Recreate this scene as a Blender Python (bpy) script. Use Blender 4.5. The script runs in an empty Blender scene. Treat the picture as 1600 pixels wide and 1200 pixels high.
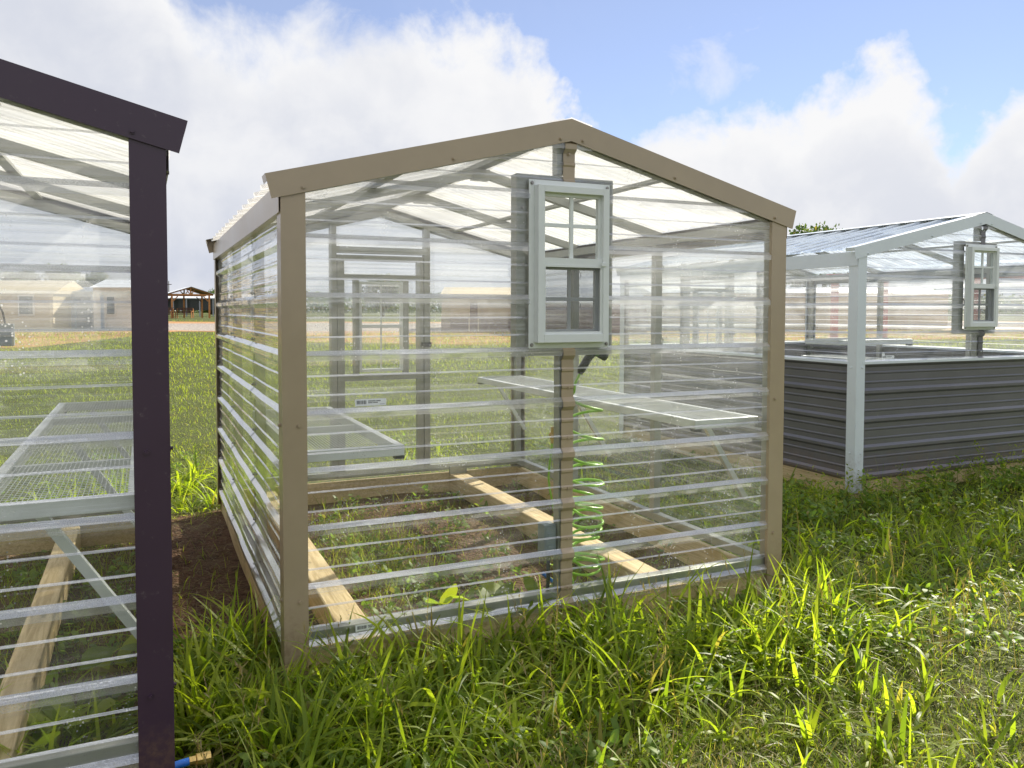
import bpy, bmesh, math, random
import numpy as np
from mathutils import Vector, Matrix
random.seed(7); RNG = np.random.default_rng(11)
sc = bpy.context.scene
COL = sc.collection
R = math.radians

# ------------------------------------------------------------------ camera
F, CX0, CY0 = 1243.75, 791.82, 534.86            # in pixels of the 1600 x 1200 frame
YAW, PIT, ROL = 0.42725, -0.03920, 0.00194
CAM = Vector((-0.4783, -3.1176, 1.48))
fw = Vector((math.sin(YAW)*math.cos(PIT), math.cos(YAW)*math.cos(PIT), math.sin(PIT)))
rt = Vector((math.cos(YAW), -math.sin(YAW), 0)); upv = rt.cross(fw)
rr = rt*math.cos(ROL) + upv*math.sin(ROL); uu = upv*math.cos(ROL) - rt*math.sin(ROL)
cam_d = bpy.data.cameras.new('camera'); cam = bpy.data.objects.new('camera', cam_d); COL.objects.link(cam)
M = Matrix((rr, uu, -fw)).transposed().to_4x4(); M.translation = CAM
cam.matrix_world = M
cam_d.sensor_width = 36; cam_d.lens = F/1600*36
cam_d.shift_x = (800-CX0)/1600; cam_d.shift_y = -(600-CY0)/1600
cam_d.clip_start = 0.05; cam_d.clip_end = 3000
sc.camera = cam

# ------------------------------------------------------------------ render, exposure
sc.render.engine = 'CYCLES'
cy = sc.cycles
cy.max_bounces = 16; cy.transparent_max_bounces = 32; cy.transmission_bounces = 14
cy.diffuse_bounces = 3; cy.glossy_bounces = 4
cy.caustics_reflective = False; cy.caustics_refractive = False
cy.use_denoising = True; cy.sample_clamp_indirect = 6.0
cy.use_adaptive_sampling = True; cy.adaptive_threshold = 0.015
sc.view_settings.view_transform = 'Standard'; sc.view_settings.look = 'None'
sc.view_settings.exposure = 0.88; sc.view_settings.gamma = 1.0

# ------------------------------------------------------------------ node helper
class NT:
    def __init__(s, tree): s.t = tree; s.n = tree.nodes; s.l = tree.links
    def new(s, typ, ins=None, **kw):
        n = s.n.new(typ)
        for k, v in kw.items(): setattr(n, k, v)
        for k, v in (ins or {}).items(): s.set(n, k, v)
        return n
    def set(s, n, k, v):
        sock = n.inputs[k]
        if isinstance(v, bpy.types.NodeSocket): s.l.new(v, sock)
        elif isinstance(v, bpy.types.Node): s.l.new(v.outputs[0], sock)
        else:
            if isinstance(v, (tuple, list)) and len(v) == 3 and sock.type == 'RGBA': v = tuple(v)+(1,)
            sock.default_value = v
    def math(s, op, a, b=None, clamp=False):
        n = s.n.new('ShaderNodeMath'); n.operation = op; n.use_clamp = clamp
        s.set(n, 0, a)
        if b is not None: s.set(n, 1, b)
        return n.outputs[0]
    def mul(s, a, b): return s.math('MULTIPLY', a, b)
    def add(s, a, b): return s.math('ADD', a, b)
    def step(s, v, lo, hi, a=0., b=1.):
        n = s.n.new('ShaderNodeMapRange'); n.interpolation_type = 'SMOOTHSTEP'
        for k, x in zip(range(5), (v, lo, hi, a, b)): s.set(n, k, x)
        return n.outputs[0]
    def mixc(s, f, a, b):
        n = s.n.new('ShaderNodeMix'); n.data_type = 'RGBA'
        s.set(n, 0, f); s.set(n, 6, a); s.set(n, 7, b); return n.outputs[2]
    def noise(s, vec, scale, detail=2., rough=.5, dist=0.):
        n = s.new('ShaderNodeTexNoise', {'Vector': vec, 'Scale': scale, 'Detail': detail, 'Roughness': rough, 'Distortion': dist})
        return n.outputs[0]
    def mapv(s, vec, scale, loc=(0,0,0)):
        n = s.new('ShaderNodeMapping'); s.l.new(vec, n.inputs[0]); n.inputs['Scale'].default_value = scale; n.inputs['Location'].default_value = loc
        return n.outputs[0]

# ------------------------------------------------------------------ sky and clouds
SUN_AZ, SUN_EL = R(60), R(32)                    # azimuth from +Y towards +X
world = bpy.data.worlds.new('World'); sc.world = world; world.use_nodes = True
w = NT(world.node_tree); w.n.clear()
sky = w.new('ShaderNodeTexSky'); sky.sky_type = 'NISHITA'; sky.sun_disc = False
sky.sun_elevation = SUN_EL; sky.sun_rotation = SUN_AZ; sky.air_density = 1.0; sky.dust_density = 0.0; sky.ozone_density = 2.0
tc = w.new('ShaderNodeTexCoord'); D = tc.outputs['Generated']
sx = w.new('ShaderNodeSeparateXYZ', {0: D})
el = w.math('ARCSINE', sx.outputs[2]); az = w.math('ARCTAN2', sx.outputs[0], sx.outputs[1])
A0, A1 = -15., 65.
azw = w.add(az, w.mul(w.math('SUBTRACT', w.noise(D, 7., 5, .6, .3), .5), .16))
azn = w.math('DIVIDE', w.math('SUBTRACT', azw, R(A0)), R(A1-A0), clamp=True)
cv = w.new('ShaderNodeFloatCurve'); w.l.new(azn, cv.inputs['Value'])
tops = [(-15,30),(-4,30),(0,22.5),(3.5,17.9),(7.2,17.9),(11.4,19.2),(14,19.0),(16.7,19.6),(20.3,20.2),(23.9,19.6),(26.6,17.8),(28.9,14.6),(30.7,11.8),(32.2,11.0),
        (33.9,12.9),(36.1,13.4),(38.2,13.6),(40.5,14.3),(42.4,14.2),(44.8,13.0),(46.4,14.6),(50.2,15.2),(52.2,13.4),(53.8,11.2),(55.4,12.4),(57.1,14.0),(60,15),(65,16)]
c0 = cv.mapping.curves[0]
while len(c0.points) > 2: c0.points.remove(c0.points[1])
c0.points[0].location = (0, tops[0][1]/40); c0.points[1].location = (1, tops[-1][1]/40)
for a, e in tops[1:-1]: c0.points.new((a-A0)/(A1-A0), e/40)
cv.mapping.update()
top = w.mul(cv.outputs[0], R(40))
n1 = w.noise(D, 9.0, 8, .58, .25); n2 = w.noise(D, 3.2, 5, .5, .2)
dens = w.add(w.math('SUBTRACT', top, el), w.add(w.mul(w.math('SUBTRACT', n1, .5), .22), w.mul(w.math('SUBTRACT', w.noise(D, 30., 6, .6, .2), .5), .06)))
soft = w.step(az, R(10), R(28), .06, .036)
mask = w.step(dens, w.mul(soft, -1.0), soft)
wisp = w.mul(w.step(w.noise(w.mapv(D, (1,1,2.2), (3.1,0,0)), 4.5, 6, .6, .5), .46, .76), .62)
hi = w.step(el, R(7), R(60), 0, 1)
wisp = w.math('MAXIMUM', wisp, w.mul(w.step(w.noise(w.mapv(D, (1,1,1), (7,2,0)), 2.4, 7, .55, .3), .47, .56), w.step(el, R(26), R(34))))  # extra cloud above the view, added to light the shaded fronts
cover = w.math('MAXIMUM', w.math('MAXIMUM', mask, wisp), .25)
shade = w.add(w.mul(n2, .55), w.mul(n1, .45))
shade = w.step(shade, .38, .60)
east = w.step(az, R(12), R(40), 0, .30)
low = w.step(el, R(1), R(13), .0, .25)
edge = w.step(dens, .0, .10, .40, 0.)
shade = w.math('MINIMUM', w.add(w.add(w.mul(shade, .60), east), w.add(edge, low)), 1.0)
ccol = w.mixc(shade, (.62,.66,.77), (.96,.96,.97))
skyc = w.new('ShaderNodeMix', data_type='RGBA', blend_type='MULTIPLY'); skyc.inputs[0].default_value = 1
w.l.new(sky.outputs[0], skyc.inputs[6]); skyc.inputs[7].default_value = (.98, 1.0, 1.22, 1)
bg1 = w.new('ShaderNodeBackground', {'Color': skyc.outputs[2], 'Strength': .062})
bg2 = w.new('ShaderNodeBackground', {'Color': ccol, 'Strength': w.step(el, R(24), R(45), .535, .95)})  # high clouds out of view brightened as added fill for the fronts
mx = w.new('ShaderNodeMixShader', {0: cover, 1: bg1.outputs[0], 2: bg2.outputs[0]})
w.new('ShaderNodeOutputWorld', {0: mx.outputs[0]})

sun_d = bpy.data.lights.new('sun', 'SUN'); sun_d.energy = 5.0; sun_d.angle = R(.6); sun_d.color = (1, .93, .80)
sun = bpy.data.objects.new('sun', sun_d); COL.objects.link(sun)
sdir = Vector((math.sin(SUN_AZ)*math.cos(SUN_EL), math.cos(SUN_AZ)*math.cos(SUN_EL), math.sin(SUN_EL)))
sun.rotation_euler = sdir.to_track_quat('Z', 'Y').to_euler()

# ------------------------------------------------------------------ materials
MATS = {}
def mat(name):
    m = bpy.data.materials.new(name); m.use_nodes = True; t = NT(m.node_tree); t.n.clear(); MATS[name] = m
    return m, t
def out(t, sh, disp=None):
    o = t.new('ShaderNodeOutputMaterial'); t.l.new(sh, o.inputs[0])
def pbr(name, col, rough=.5, metal=0., var=.08, scale=6., bump=0., bscale=60., stretch=(1,1,1), spec=.5):
    m, t = mat(name); g = t.new('ShaderNodeNewGeometry'); p = t.mapv(g.outputs['Position'], stretch)
    n = t.noise(p, scale, 4, .6)
    c = t.mixc(t.step(n, .3, .7), tuple(x*(1-var) for x in col), tuple(min(1, x*(1+var)) for x in col))
    if 'painted' in name or 'ribbed' in name:
        zz = t.new('ShaderNodeSeparateXYZ', {0: g.outputs['Position']}).outputs[2]
        mud = t.mul(t.step(t.add(zz, t.mul(t.math('SUBTRACT', t.noise(g.outputs['Position'], 9., 5, .7), .5), .55)), .42, .02), t.step(t.noise(g.outputs['Position'], 55., 3, .7), .35, .65, .15, .6))
        c = t.mixc(mud, c, (.20,.12,.07))
        c = t.mixc(t.step(t.noise(g.outputs['Position'], 24., 6, .75), .60, .72, 0, .22), c, (.34,.30,.26))
    b = t.new('ShaderNodeBsdfPrincipled', {'Base Color': c, 'Metallic': metal, 'Roughness': t.step(n, .2, .8, rough*.85, min(1, rough*1.15)), 'Specular IOR Level': spec})
    if 'painted' in name or 'ribbed' in name: b.inputs['Coat Weight'].default_value = .15 if 'purple' in name else .5; b.inputs['Coat Roughness'].default_value = .18
    if bump:
        bn = t.new('ShaderNodeBump', {'Height': t.noise(p, bscale, 3), 'Strength': 1., 'Distance': bump})
        t.l.new(bn.outputs[0], b.inputs['Normal'])
    out(t, b.outputs[0]); return m

TAN = pbr('tan_painted_steel', (.42,.33,.215), .38, 0, .05, 3, .0009, 4)
PURPLE = pbr('purple_painted_steel', (.048,.023,.046), .40, 0, .06, 3, .0009, 4)
WHITE = pbr('white_painted_steel', (.70,.76,.78), .35, 0, .03, 3, .0004, 7)
CHARC = pbr('charcoal_ribbed_steel', (.115,.112,.120), .40, 0, .08, 3, .0006, 5)
VINYL = pbr('white_vinyl', (.77,.80,.77), .35, 0, .02, 8)
BLACK = pbr('black_plastic', (.02,.022,.024), .4)
GREYP = pbr('grey_plastic', (.22,.26,.28), .5)
ZINC = pbr('screw_zinc', (.35,.34,.32), .35, .7)
BRASS = pbr('brass', (.65,.45,.16), .3, .9)
HOSEG = pbr('green_hose', (.34,.66,.05), .3)
NOZG = pbr('green_nozzle', (.10,.28,.04), .35)
BLUE = pbr('blue_hose', (.02,.16,.62), .35)
STICK = pbr('sticker_paper', (.86,.88,.88), .6)
INK = pbr('sticker_ink', (.05,.055,.06), .6)
INKG = pbr('sticker_grey_ink', (.30,.33,.36), .6)
CEDAR = pbr('cedar_stain', (.48,.20,.06), .55, 0, .2, 8)
CEDARD = pbr('dark_cedar', (.10,.045,.03), .6, 0, .2, 8)
WROOF = pbr('white_roof_metal', (.72,.74,.77), .4)
BEIGE = pbr('beige_siding', (.56,.47,.32), .7, 0, .05, 3)
GREYS = pbr('grey_siding', (.36,.38,.41), .7, 0, .05, 3)
WHTS = pbr('white_siding', (.75,.74,.68), .7, 0, .05, 3)
BROWNS = pbr('brown_siding', (.13,.07,.055), .7, 0, .15, 3)
GREYR = pbr('grey_roof_metal', (.20,.22,.26), .5, 0, .08, 3)
REDM = pbr('red_painted_steel', (.55,.04,.04), .4)
DKGL = pbr('dark_window_glass', (.06,.08,.10), .12, 0, .05, 3)
BLUED = pbr('pale_blue_paint', (.42,.50,.58), .5)
BARK = pbr('bark', (.10,.075,.055), .9, 0, .3, 20)

def galv_mat():
    m, t = mat('galvanised_steel'); g = t.new('ShaderNodeNewGeometry'); p = g.outputs['Position']
    v = t.new('ShaderNodeTexVoronoi', {'Vector': p, 'Scale': 60.}); n = t.noise(p, 7, 4)
    c = t.mixc(t.math('MULTIPLY', n, v.outputs[1] if False else n), (.31,.31,.27), (.56,.56,.51))
    r = t.step(n, .3, .7, .34, .55)
    b = t.new('ShaderNodeBsdfPrincipled', {'Base Color': c, 'Metallic': .55, 'Roughness': r})
    out(t, b.outputs[0]); return m
GALV = galv_mat()

def wood_mat(name, c1, c2):
    m, t = mat(name); tcn = t.new('ShaderNodeTexCoord'); p = t.mapv(tcn.outputs['Object'], (14, 1.0, 22))
    n = t.noise(p, 3.0, 5, .6, 1.2); n2 = t.noise(tcn.outputs['Object'], 3., 3)
    k = t.new('ShaderNodeTexVoronoi', {'Vector': t.mapv(tcn.outputs['Object'], (5,1.6,5)), 'Scale': 1.5})
    c = t.mixc(t.step(n, .32, .68), c1, c2)
    c = t.mixc(t.step(k.outputs[0], .10, .04), c, tuple(x*.4 for x in c1))
    c = t.mixc(t.step(n2, .5, .75, 0, .45), c, tuple(x*.55 for x in c1))
    b = t.new('ShaderNodeBsdfPrincipled', {'Base Color': c, 'Roughness': .75})
    bn = t.new('ShaderNodeBump', {'Height': n, 'Distance': .002}); t.l.new(bn.outputs[0], b.inputs['Normal'])
    out(t, b.outputs[0]); return m
WOOD = wood_mat('treated_pine', (.48,.35,.17), (.70,.55,.31))

ZA = 1.522
def poly_mat(name, streak=True, milk=.02, dew_sheen=.84, tint=(.965,.98,.972), milkcol=(.97,.98,1.0), drops=1.0, refr=.14):
    m, t = mat(name); g = t.new('ShaderNodeNewGeometry'); P = g.outputs['Position']
    sc_ = (.55,.55,34) if streak else (3.,3.,3.)
    st = t.noise(t.mapv(P, sc_), 1.0, 3.5, .62)
    st2 = t.noise(t.mapv(P, (1.3,1.3,9.) if streak else (6,6,6), (4,2,1)), 1.0, 2)
    big = t.noise(P, 2.3, 2)
    vo = t.new('ShaderNodeTexVoronoi', {'Vector': P, 'Scale': 130.})
    sep = t.new('ShaderNodeSeparateColor', {0: vo.outputs['Color']})
    rad = t.mul(t.step(sep.outputs[0], .45, 1.0), .40)
    dm = t.step(t.noise(t.mapv(P, (9,9,4.)), 1.0, 3), .52, .66)
    drop = t.mul(t.mul(t.math('LESS_THAN', vo.outputs['Distance'], rad), dm), drops)
    bump = t.new('ShaderNodeBump', {'Height': t.add(t.mul(st, 1.), t.mul(st2, .8)), 'Strength': 1., 'Distance': .0045 if streak else .0006})
    bump2 = t.new('ShaderNodeBump', {'Height': t.add(t.mul(drop, .15), st2), 'Strength': 1., 'Distance': .004 if streak else .0006, 'Normal': bump.outputs[0]})
    N = bump.outputs[0]
    tr = t.new('ShaderNodeBsdfTransparent', {0: tint})
    rf = t.new('ShaderNodeBsdfRefraction', {'Color': tint, 'Roughness': .03, 'IOR': 1.035, 'Normal': N})
    see = t.new('ShaderNodeMixShader', {0: refr if not streak else t.step(t.new('ShaderNodeSeparateXYZ', {0: P}).outputs[2], 1.0, 1.5, refr*.45, refr*1.1), 1: tr.outputs[0], 2: rf.outputs[0]})
    # dew and dust: on drip lines and rib tops, whose white also paints reflected sky
    oz = t.new('ShaderNodeSeparateXYZ', {0: t.new('ShaderNodeTexCoord').outputs['Object']}).outputs[2]
    fz = t.math('FRACT', t.math('DIVIDE', t.math('SUBTRACT', oz, ZA-8*.2286), .2286))
    def band(lo, hi): return t.mul(t.math('GREATER_THAN', fz, lo), t.math('LESS_THAN', fz, hi))
    upf = t.add(t.add(band(.048, .128), t.mul(t.math('MAXIMUM', band(-1, .048), t.math('GREATER_THAN', fz, .955)), .36)), t.mul(t.add(band(.347, .380), band(.681, .714)), .6))
    grain = t.step(t.noise(P, 420., 1), .35, .65, .78, 1.0)
    d1 = t.mul(t.step(st, .50, .80), .10)
    haze = t.add(t.add(milk, d1), t.mul(t.mul(upf, t.mul(grain, t.step(big, .35, .65, .72, 1.05))), dew_sheen)) if streak else t.add(milk, t.mul(t.step(big, .3, .7), .15))
    if streak:
        hz_ = t.step(t.add(oz, t.mul(t.math('SUBTRACT', big, .5), .5)), 1.0, 1.75)
        haze = t.add(haze, t.mul(t.add(t.mul(hz_, .25), .035), t.step(t.noise(t.mapv(P, (.5,.5,11.), (9,1,5)), 1.0, 3, .6), .36, .66, .15, 1.0)))  # milkier higher up: condensation, plus sky reflection put into the haze
    haze = t.math('MINIMUM', t.add(haze, t.mul(drop, .55)), .93)
    di = t.new('ShaderNodeBsdfDiffuse', {0: milkcol}); tl = t.new('ShaderNodeBsdfTranslucent', {0: milkcol})
    mk = t.new('ShaderNodeMixShader', {0: .72 if streak else .62, 1: di.outputs[0], 2: tl.outputs[0]})
    body = t.new('ShaderNodeMixShader', {0: haze, 1: see.outputs[0], 2: mk.outputs[0]})
    gl = t.new('ShaderNodeBsdfGlossy', {'Color': (.95,.97,1), 'Roughness': .06, 'Normal': bump2.outputs[0]})
    fr = t.new('ShaderNodeFresnel', {'IOR': 1.5, 'Normal': N})
    lw = t.new('ShaderNodeLayerWeight', {'Blend': .5})
    facing = lw.outputs['Facing']                       # symmetric: same from both sides of the sheet
    f5 = t.math('POWER', facing, 4.0)
    fac = t.add(t.add(.055, t.mul(f5, .80 if streak or 'bluish' in name else .35)), t.mul(upf, t.step(t.noise(P, 300., 1), .3, .7, .02, .34)) if streak else 0.)
    sh = t.new('ShaderNodeMixShader', {0: fac, 1: body.outputs[0], 2: gl.outputs[0]})
    out(t, sh.outputs[0]); return m
POLY = poly_mat('clear_polycarbonate')
POLYD = poly_mat('milky_polycarbonate', milk=.05, refr=.10)  # slightly milkier sheet for the right house
POLYR = poly_mat('faint_rib_polycarbonate', milk=.01, dew_sheen=.10, drops=.5, refr=.08)  # rear and right sheets, white rib bands much fainter
ALU = pbr('bright_galvanised_steel', (.74,.76,.75), .38, .35, .06, 8)
ROOFB = poly_mat('bluish_roof_polycarbonate', False, .50, 0, (.93,.96,.98), (.78,.87,1.0), .3, .1)
ROOFP = poly_mat('dewy_roof_polycarbonate', False, .50, 0, (.96,.96,.95), (.92,.90,.85), .3, .1)

def glass_mat():
    m, t = mat('window_glass'); lw = t.new('ShaderNodeLayerWeight', {'Blend': .5})
    tr = t.new('ShaderNodeBsdfTransparent', {0: (.95,.97,.96)}); gl = t.new('ShaderNodeBsdfGlossy', {'Roughness': .01})
    f = t.add(.05, t.mul(t.math('POWER', lw.outputs['Facing'], 4.), .8))
    s = t.new('ShaderNodeMixShader', {0: f, 1: tr.outputs[0], 2: gl.outputs[0]}); out(t, s.outputs[0]); return m
GLASS = glass_mat()
def screen_mat():
    m, t = mat('insect_screen')
    tr = t.new('ShaderNodeBsdfTransparent', {0: (1,1,1)}); d = t.new('ShaderNodeBsdfDiffuse', {0: (.10,.10,.12)})
    s = t.new('ShaderNodeMixShader', {0: .42, 1: tr.outputs[0], 2: d.outputs[0]}); out(t, s.outputs[0]); return m
SCREEN = screen_mat()

def leaf_mat(name, c1, c2, dry=.0, tr=.5, tcol=(2.3,2.4,.9), gloss=.48):
    m, t = mat(name); a = t.new('ShaderNodeAttribute', attribute_name='rnd'); r = a.outputs['Fac']
    c = t.mixc(t.step(r, 0, .85), c1, c2)
    c = t.mixc(t.step(r, .93 - dry, .97, 0, .8), c, (.20,.15,.06))
    tcl = t.new('ShaderNodeMix', data_type='RGBA', blend_type='MULTIPLY'); tcl.inputs[0].default_value = 1
    t.l.new(c, tcl.inputs[6]); tcl.inputs[7].default_value = tcol + (1,)
    b = t.new('ShaderNodeBsdfPrincipled', {'Base Color': c, 'Roughness': gloss, 'Specular IOR Level': .35})
    tl = t.new('ShaderNodeBsdfTranslucent', {0: tcl.outputs[2]})
    s = t.new('ShaderNodeMixShader', {0: tr, 1: b.outputs[0], 2: tl.outputs[0]}); out(t, s.outputs[0]); return m
FINE = leaf_mat('fine_grass_blade', (.12,.165,.022), (.27,.30,.050), .08, .5)
BROAD = leaf_mat('broad_grass_blade', (.12,.175,.018), (.27,.32,.032), .0, .55)
WEED = leaf_mat('weed_leaf', (.11,.18,.030), (.20,.27,.05), .0, .5, (1.8,2.0,.9), .5)
TREEL = leaf_mat('tree_leaf', (.030,.055,.020), (.070,.105,.035), .0, .35)
STRAW = leaf_mat('dry_straw', (.16,.12,.06), (.30,.24,.13), .3, .3)

def ground_mat():
    m, t = mat('ground_soil_and_turf'); g = t.new('ShaderNodeNewGeometry'); P = g.outputs['Position']
    s = t.new('ShaderNodeSeparateXYZ', {0: P}); X, Y = s.outputs[0], s.outputs[1]
    n = t.noise(P, 3.5, 6, .62); nf = t.noise(P, 45., 5, .7); nb = t.noise(P, .35, 5, .6)
    soil = t.mixc(t.step(nf, .35, .65), (.085,.045,.026), (.21,.125,.075))
    soil = t.mixc(t.step(n, .45, .7, 0, .6), soil, (.20,.14,.085))
    soil = t.mixc(t.step(t.noise(P, 13., 5, .65), .5, .66, 0, .7), soil, (.055,.032,.020))
    clod = t.new('ShaderNodeTexVoronoi', {'Vector': P, 'Scale': 38.}).outputs[0]
    turf = t.mixc(t.step(nf, .3, .7), (.045,.056,.016), (.115,.135,.036))
    turf = t.mixc(t.step(nb, .4, .65, 0, .5), turf, (.13,.15,.045))
    turf = t.mixc(t.step(n, .58, .72, 0, .55), turf, (.12,.075,.04))
    # bare strip between and under the greenhouses
    def box(x0, x1, y0, y1, e=.12):
        nn = t.mul(t.math('SUBTRACT', n, .5), .5)
        a = t.math('MINIMUM', t.math('SUBTRACT', X, x0), t.math('SUBTRACT', x1, X)); b_ = t.math('MINIMUM', t.math('SUBTRACT', Y, y0), t.math('SUBTRACT', y1, Y))
        return t.step(t.add(t.math('MINIMUM', a, b_), nn), -e, e)
    bare = t.math('MAXIMUM', box(-.6, 2.45, .25, 3.2), box(-2.9, -.4, -.2, 2.5))
    c = t.mixc(bare, turf, soil)
    # view-depth independent: distance along the lot, where the drive runs
    dd = t.add(t.mul(X, math.sin(.30)), t.mul(Y, math.cos(.30)))
    dn = t.add(dd, t.mul(t.math('SUBTRACT', t.noise(P, .12, 4), .5), 9.))
    ee = t.math('SUBTRACT', t.mul(X, math.cos(.30)), t.mul(Y, math.sin(.30)))
    d0 = t.math('MINIMUM', t.step(ee, -9., -3., 43., 30.), t.step(ee, -13.5, -12.5, 27., 43.))
    dirt = t.mul(t.step(t.math('SUBTRACT', dn, d0), 0., 2.), t.step(dn, 70., 66.))
    c = t.mixc(dirt, c, t.mixc(t.step(nb, .35, .65), (.42,.20,.08), (.52,.31,.15)))
    grav = t.mul(t.step(dn, 45., 46.5), t.step(dn, 64., 62.))
    c = t.mixc(grav, c, t.mixc(t.step(t.noise(P, 9., 5, .8), .4, .6), (.22,.19,.16), (.52,.47,.42)))
    b = t.new('ShaderNodeBsdfPrincipled', {'Base Color': c, 'Roughness': .95, 'Specular IOR Level': .15})
    bn = t.new('ShaderNodeBump', {'Height': t.add(t.add(nf, t.mul(n, 2)), t.mul(clod, -1.)), 'Distance': .025}); t.l.new(bn.outputs[0], b.inputs['Normal'])
    out(t, b.outputs[0]); return m
GROUND = ground_mat()

# ------------------------------------------------------------------ object helpers
def tag(o, label=None, cat=None, group=None, kind=None):
    if label: o['label'] = label
    if cat: o['category'] = cat
    if group: o['group'] = group
    if kind: o['kind'] = kind
    return o
def empty(name, loc=(0,0,0), rz=0.):
    o = bpy.data.objects.new(name, None); COL.objects.link(o); o.location = loc; o.rotation_euler = (0,0,rz); o.empty_display_size = .1
    return o
def link(name, me, parent=None):
    o = bpy.data.objects.new(name, me); COL.objects.link(o)
    if parent: o.parent = parent
    return o
class MB:
    def __init__(s): s.v = []; s.f = []; s.m = []; s.mats = []
    def mi(s, m):
        if m is None: return 0
        if m not in s.mats: s.mats.append(m)
        return s.mats.index(m)
    def quads(s, vs, fs, m=None):
        b = len(s.v); s.v += [tuple(x) for x in vs]; s.f += [tuple(i+b for i in f) for f in fs]; s.m += [s.mi(m)]*len(fs)
    def box(s, x0, x1, y0, y1, z0, z1, m=None):
        s.quads([(x0,y0,z0),(x1,y0,z0),(x1,y1,z0),(x0,y1,z0),(x0,y0,z1),(x1,y0,z1),(x1,y1,z1),(x0,y1,z1)],
                [(0,3,2,1),(4,5,6,7),(0,1,5,4),(1,2,6,5),(2,3,7,6),(3,0,4,7)], m)
    def bar(s, p, q, wd, h, up=(0,0,1), m=None):
        p, q = Vector(p), Vector(q); d = (q-p).normalized(); sd = d.cross(Vector(up)).normalized(); u = sd.cross(d)
        vs = [a + sd*(i*wd/2) + u*(j*h/2) for a in (p, q) for i, j in ((-1,-1),(1,-1),(1,1),(-1,1))]
        s.quads(vs, [(3,2,1,0),(4,5,6,7),(0,1,5,4),(1,2,6,5),(2,3,7,6),(3,0,4,7)], m)
    def tube(s, pts, r, n=8, m=None, cap=True):
        pts = [Vector(p) for p in pts]; b = len(s.v); prev = None
        rs = r if isinstance(r, (list, tuple)) else [r]*len(pts)
        for i, p in enumerate(pts):
            d = (pts[min(i+1, len(pts)-1)] - pts[max(i-1, 0)]).normalized()
            a = prev if prev is not None else (Vector((0,0,1)) if abs(d.z) < .9 else Vector((1,0,0)))
            x = (a - d*a.dot(d)).normalized(); prev = x; y = d.cross(x)
            for k in range(n):
                t_ = 2*math.pi*k/n; s.v.append(tuple(p + x*(rs[i]*math.cos(t_)) + y*(rs[i]*math.sin(t_))))
        fs = []
        for i in range(len(pts)-1):
            for k in range(n):
                k2 = (k+1) % n; fs.append((b+i*n+k, b+i*n+k2, b+(i+1)*n+k2, b+(i+1)*n+k))
        if cap: fs.append(tuple(b+k for k in reversed(range(n)))); fs.append(tuple(b+(len(pts)-1)*n+k for k in range(n)))
        s.f += fs; s.m += [s.mi(m)]*len(fs)
    def mesh(s, name, mt=None, smooth=False, bevel=0.):
        me = bpy.data.meshes.new(name); me.from_pydata(s.v, [], s.f); 
        if mt is not None and not s.mats: me.materials.append(mt)
        else:
            for q in s.mats: me.materials.append(q)
            me.polygons.foreach_set('material_index', s.m)
        if smooth: me.polygons.foreach_set('use_smooth', [True]*len(me.polygons))
        me.update(); return me
    def build(s, name, mt=None, parent=None, smooth=False, bevel=0.):
        o = link(name, s.mesh(name, mt, smooth), parent)
        if bevel:
            bv = o.modifiers.new('bevel', 'BEVEL'); bv.width = bevel; bv.segments = 2; bv.limit_method = 'ANGLE'; bv.angle_limit = R(40)
        return o

# ------------------------------------------------------------------ corrugated sheet
PITCH = .2286
def profile(a, c0):
    """ outward offset of the sheet at height a, with a major rib centred on c0 """
    t = (a - c0) % PITCH
    def trap(u, base, topw, h):
        u = abs(u)
        return 0 if u >= base else (h if u <= topw else h*(base-u)/(base-topw))
    return max(trap(min(t, PITCH-t), .030, .011, .019), trap(t-.0762, .011, .004, .0045), trap(t-.1524, .011, .004, .0045))
def breaks(a0, a1, c0):
    s = {round(a0,5), round(a1,5)}
    k0 = int(math.floor((a0-c0)/PITCH))-1; k1 = int(math.ceil((a1-c0)/PITCH))+1
    for k in range(k0, k1+1):
        c = c0+k*PITCH
        for d in (-.030,-.011,.011,.030,.0762-.011,.0762-.004,.0762+.004,.0762+.011,.1524-.011,.1524-.004,.1524+.004,.1524+.011):
            if a0+1e-4 < c+d < a1-1e-4: s.add(round(c+d,5))
    return sorted(s)
def sheet(mb, fmap, u0, u1, a0, a1, c0, nu=6, lift=0., wob=.0015):
    bs = breaks(a0, a1, c0); us = [u0+(u1-u0)*i/nu for i in range(nu+1)]
    vs = []
    for a in bs:
        for i, u in enumerate(us):
            o = profile(a, c0) + lift + wob*math.sin(u*7.3+a*3.1)*math.sin(a*5.7+u*2.2)
            vs.append(fmap(u, a, o))
    n = nu+1
    fs = [(j*n+i, j*n+i+1, (j+1)*n+i+1, (j+1)*n+i) for j in range(len(bs)-1) for i in range(nu)]
    mb.quads(vs, fs)
def clip(me, planes):
    bm = bmesh.new(); bm.from_mesh(me)
    for co, no in planes:
        bmesh.ops.bisect_plane(bm, geom=bm.verts[:]+bm.edges[:]+bm.faces[:], dist=1e-5, plane_co=co, plane_no=no, clear_outer=True)
    bm.to_mesh(me); bm.free(); me.update()

_screw = {}
def screw(parent, p, ax, mt):
    """ hex head screw with a washer; ax = outward axis """
    key = (ax, mt.name)
    if key not in _screw:
        mb = MB(); d = Vector(ax)
        mb.tube([d*0, d*.0022], .0085, 12); mb.tube([d*.0022, d*.0085], .0052, 6)
        _screw[key] = mb.mesh('screw', mt)
    o = link('screw', _screw[key], parent); o.location = p; return o

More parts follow.
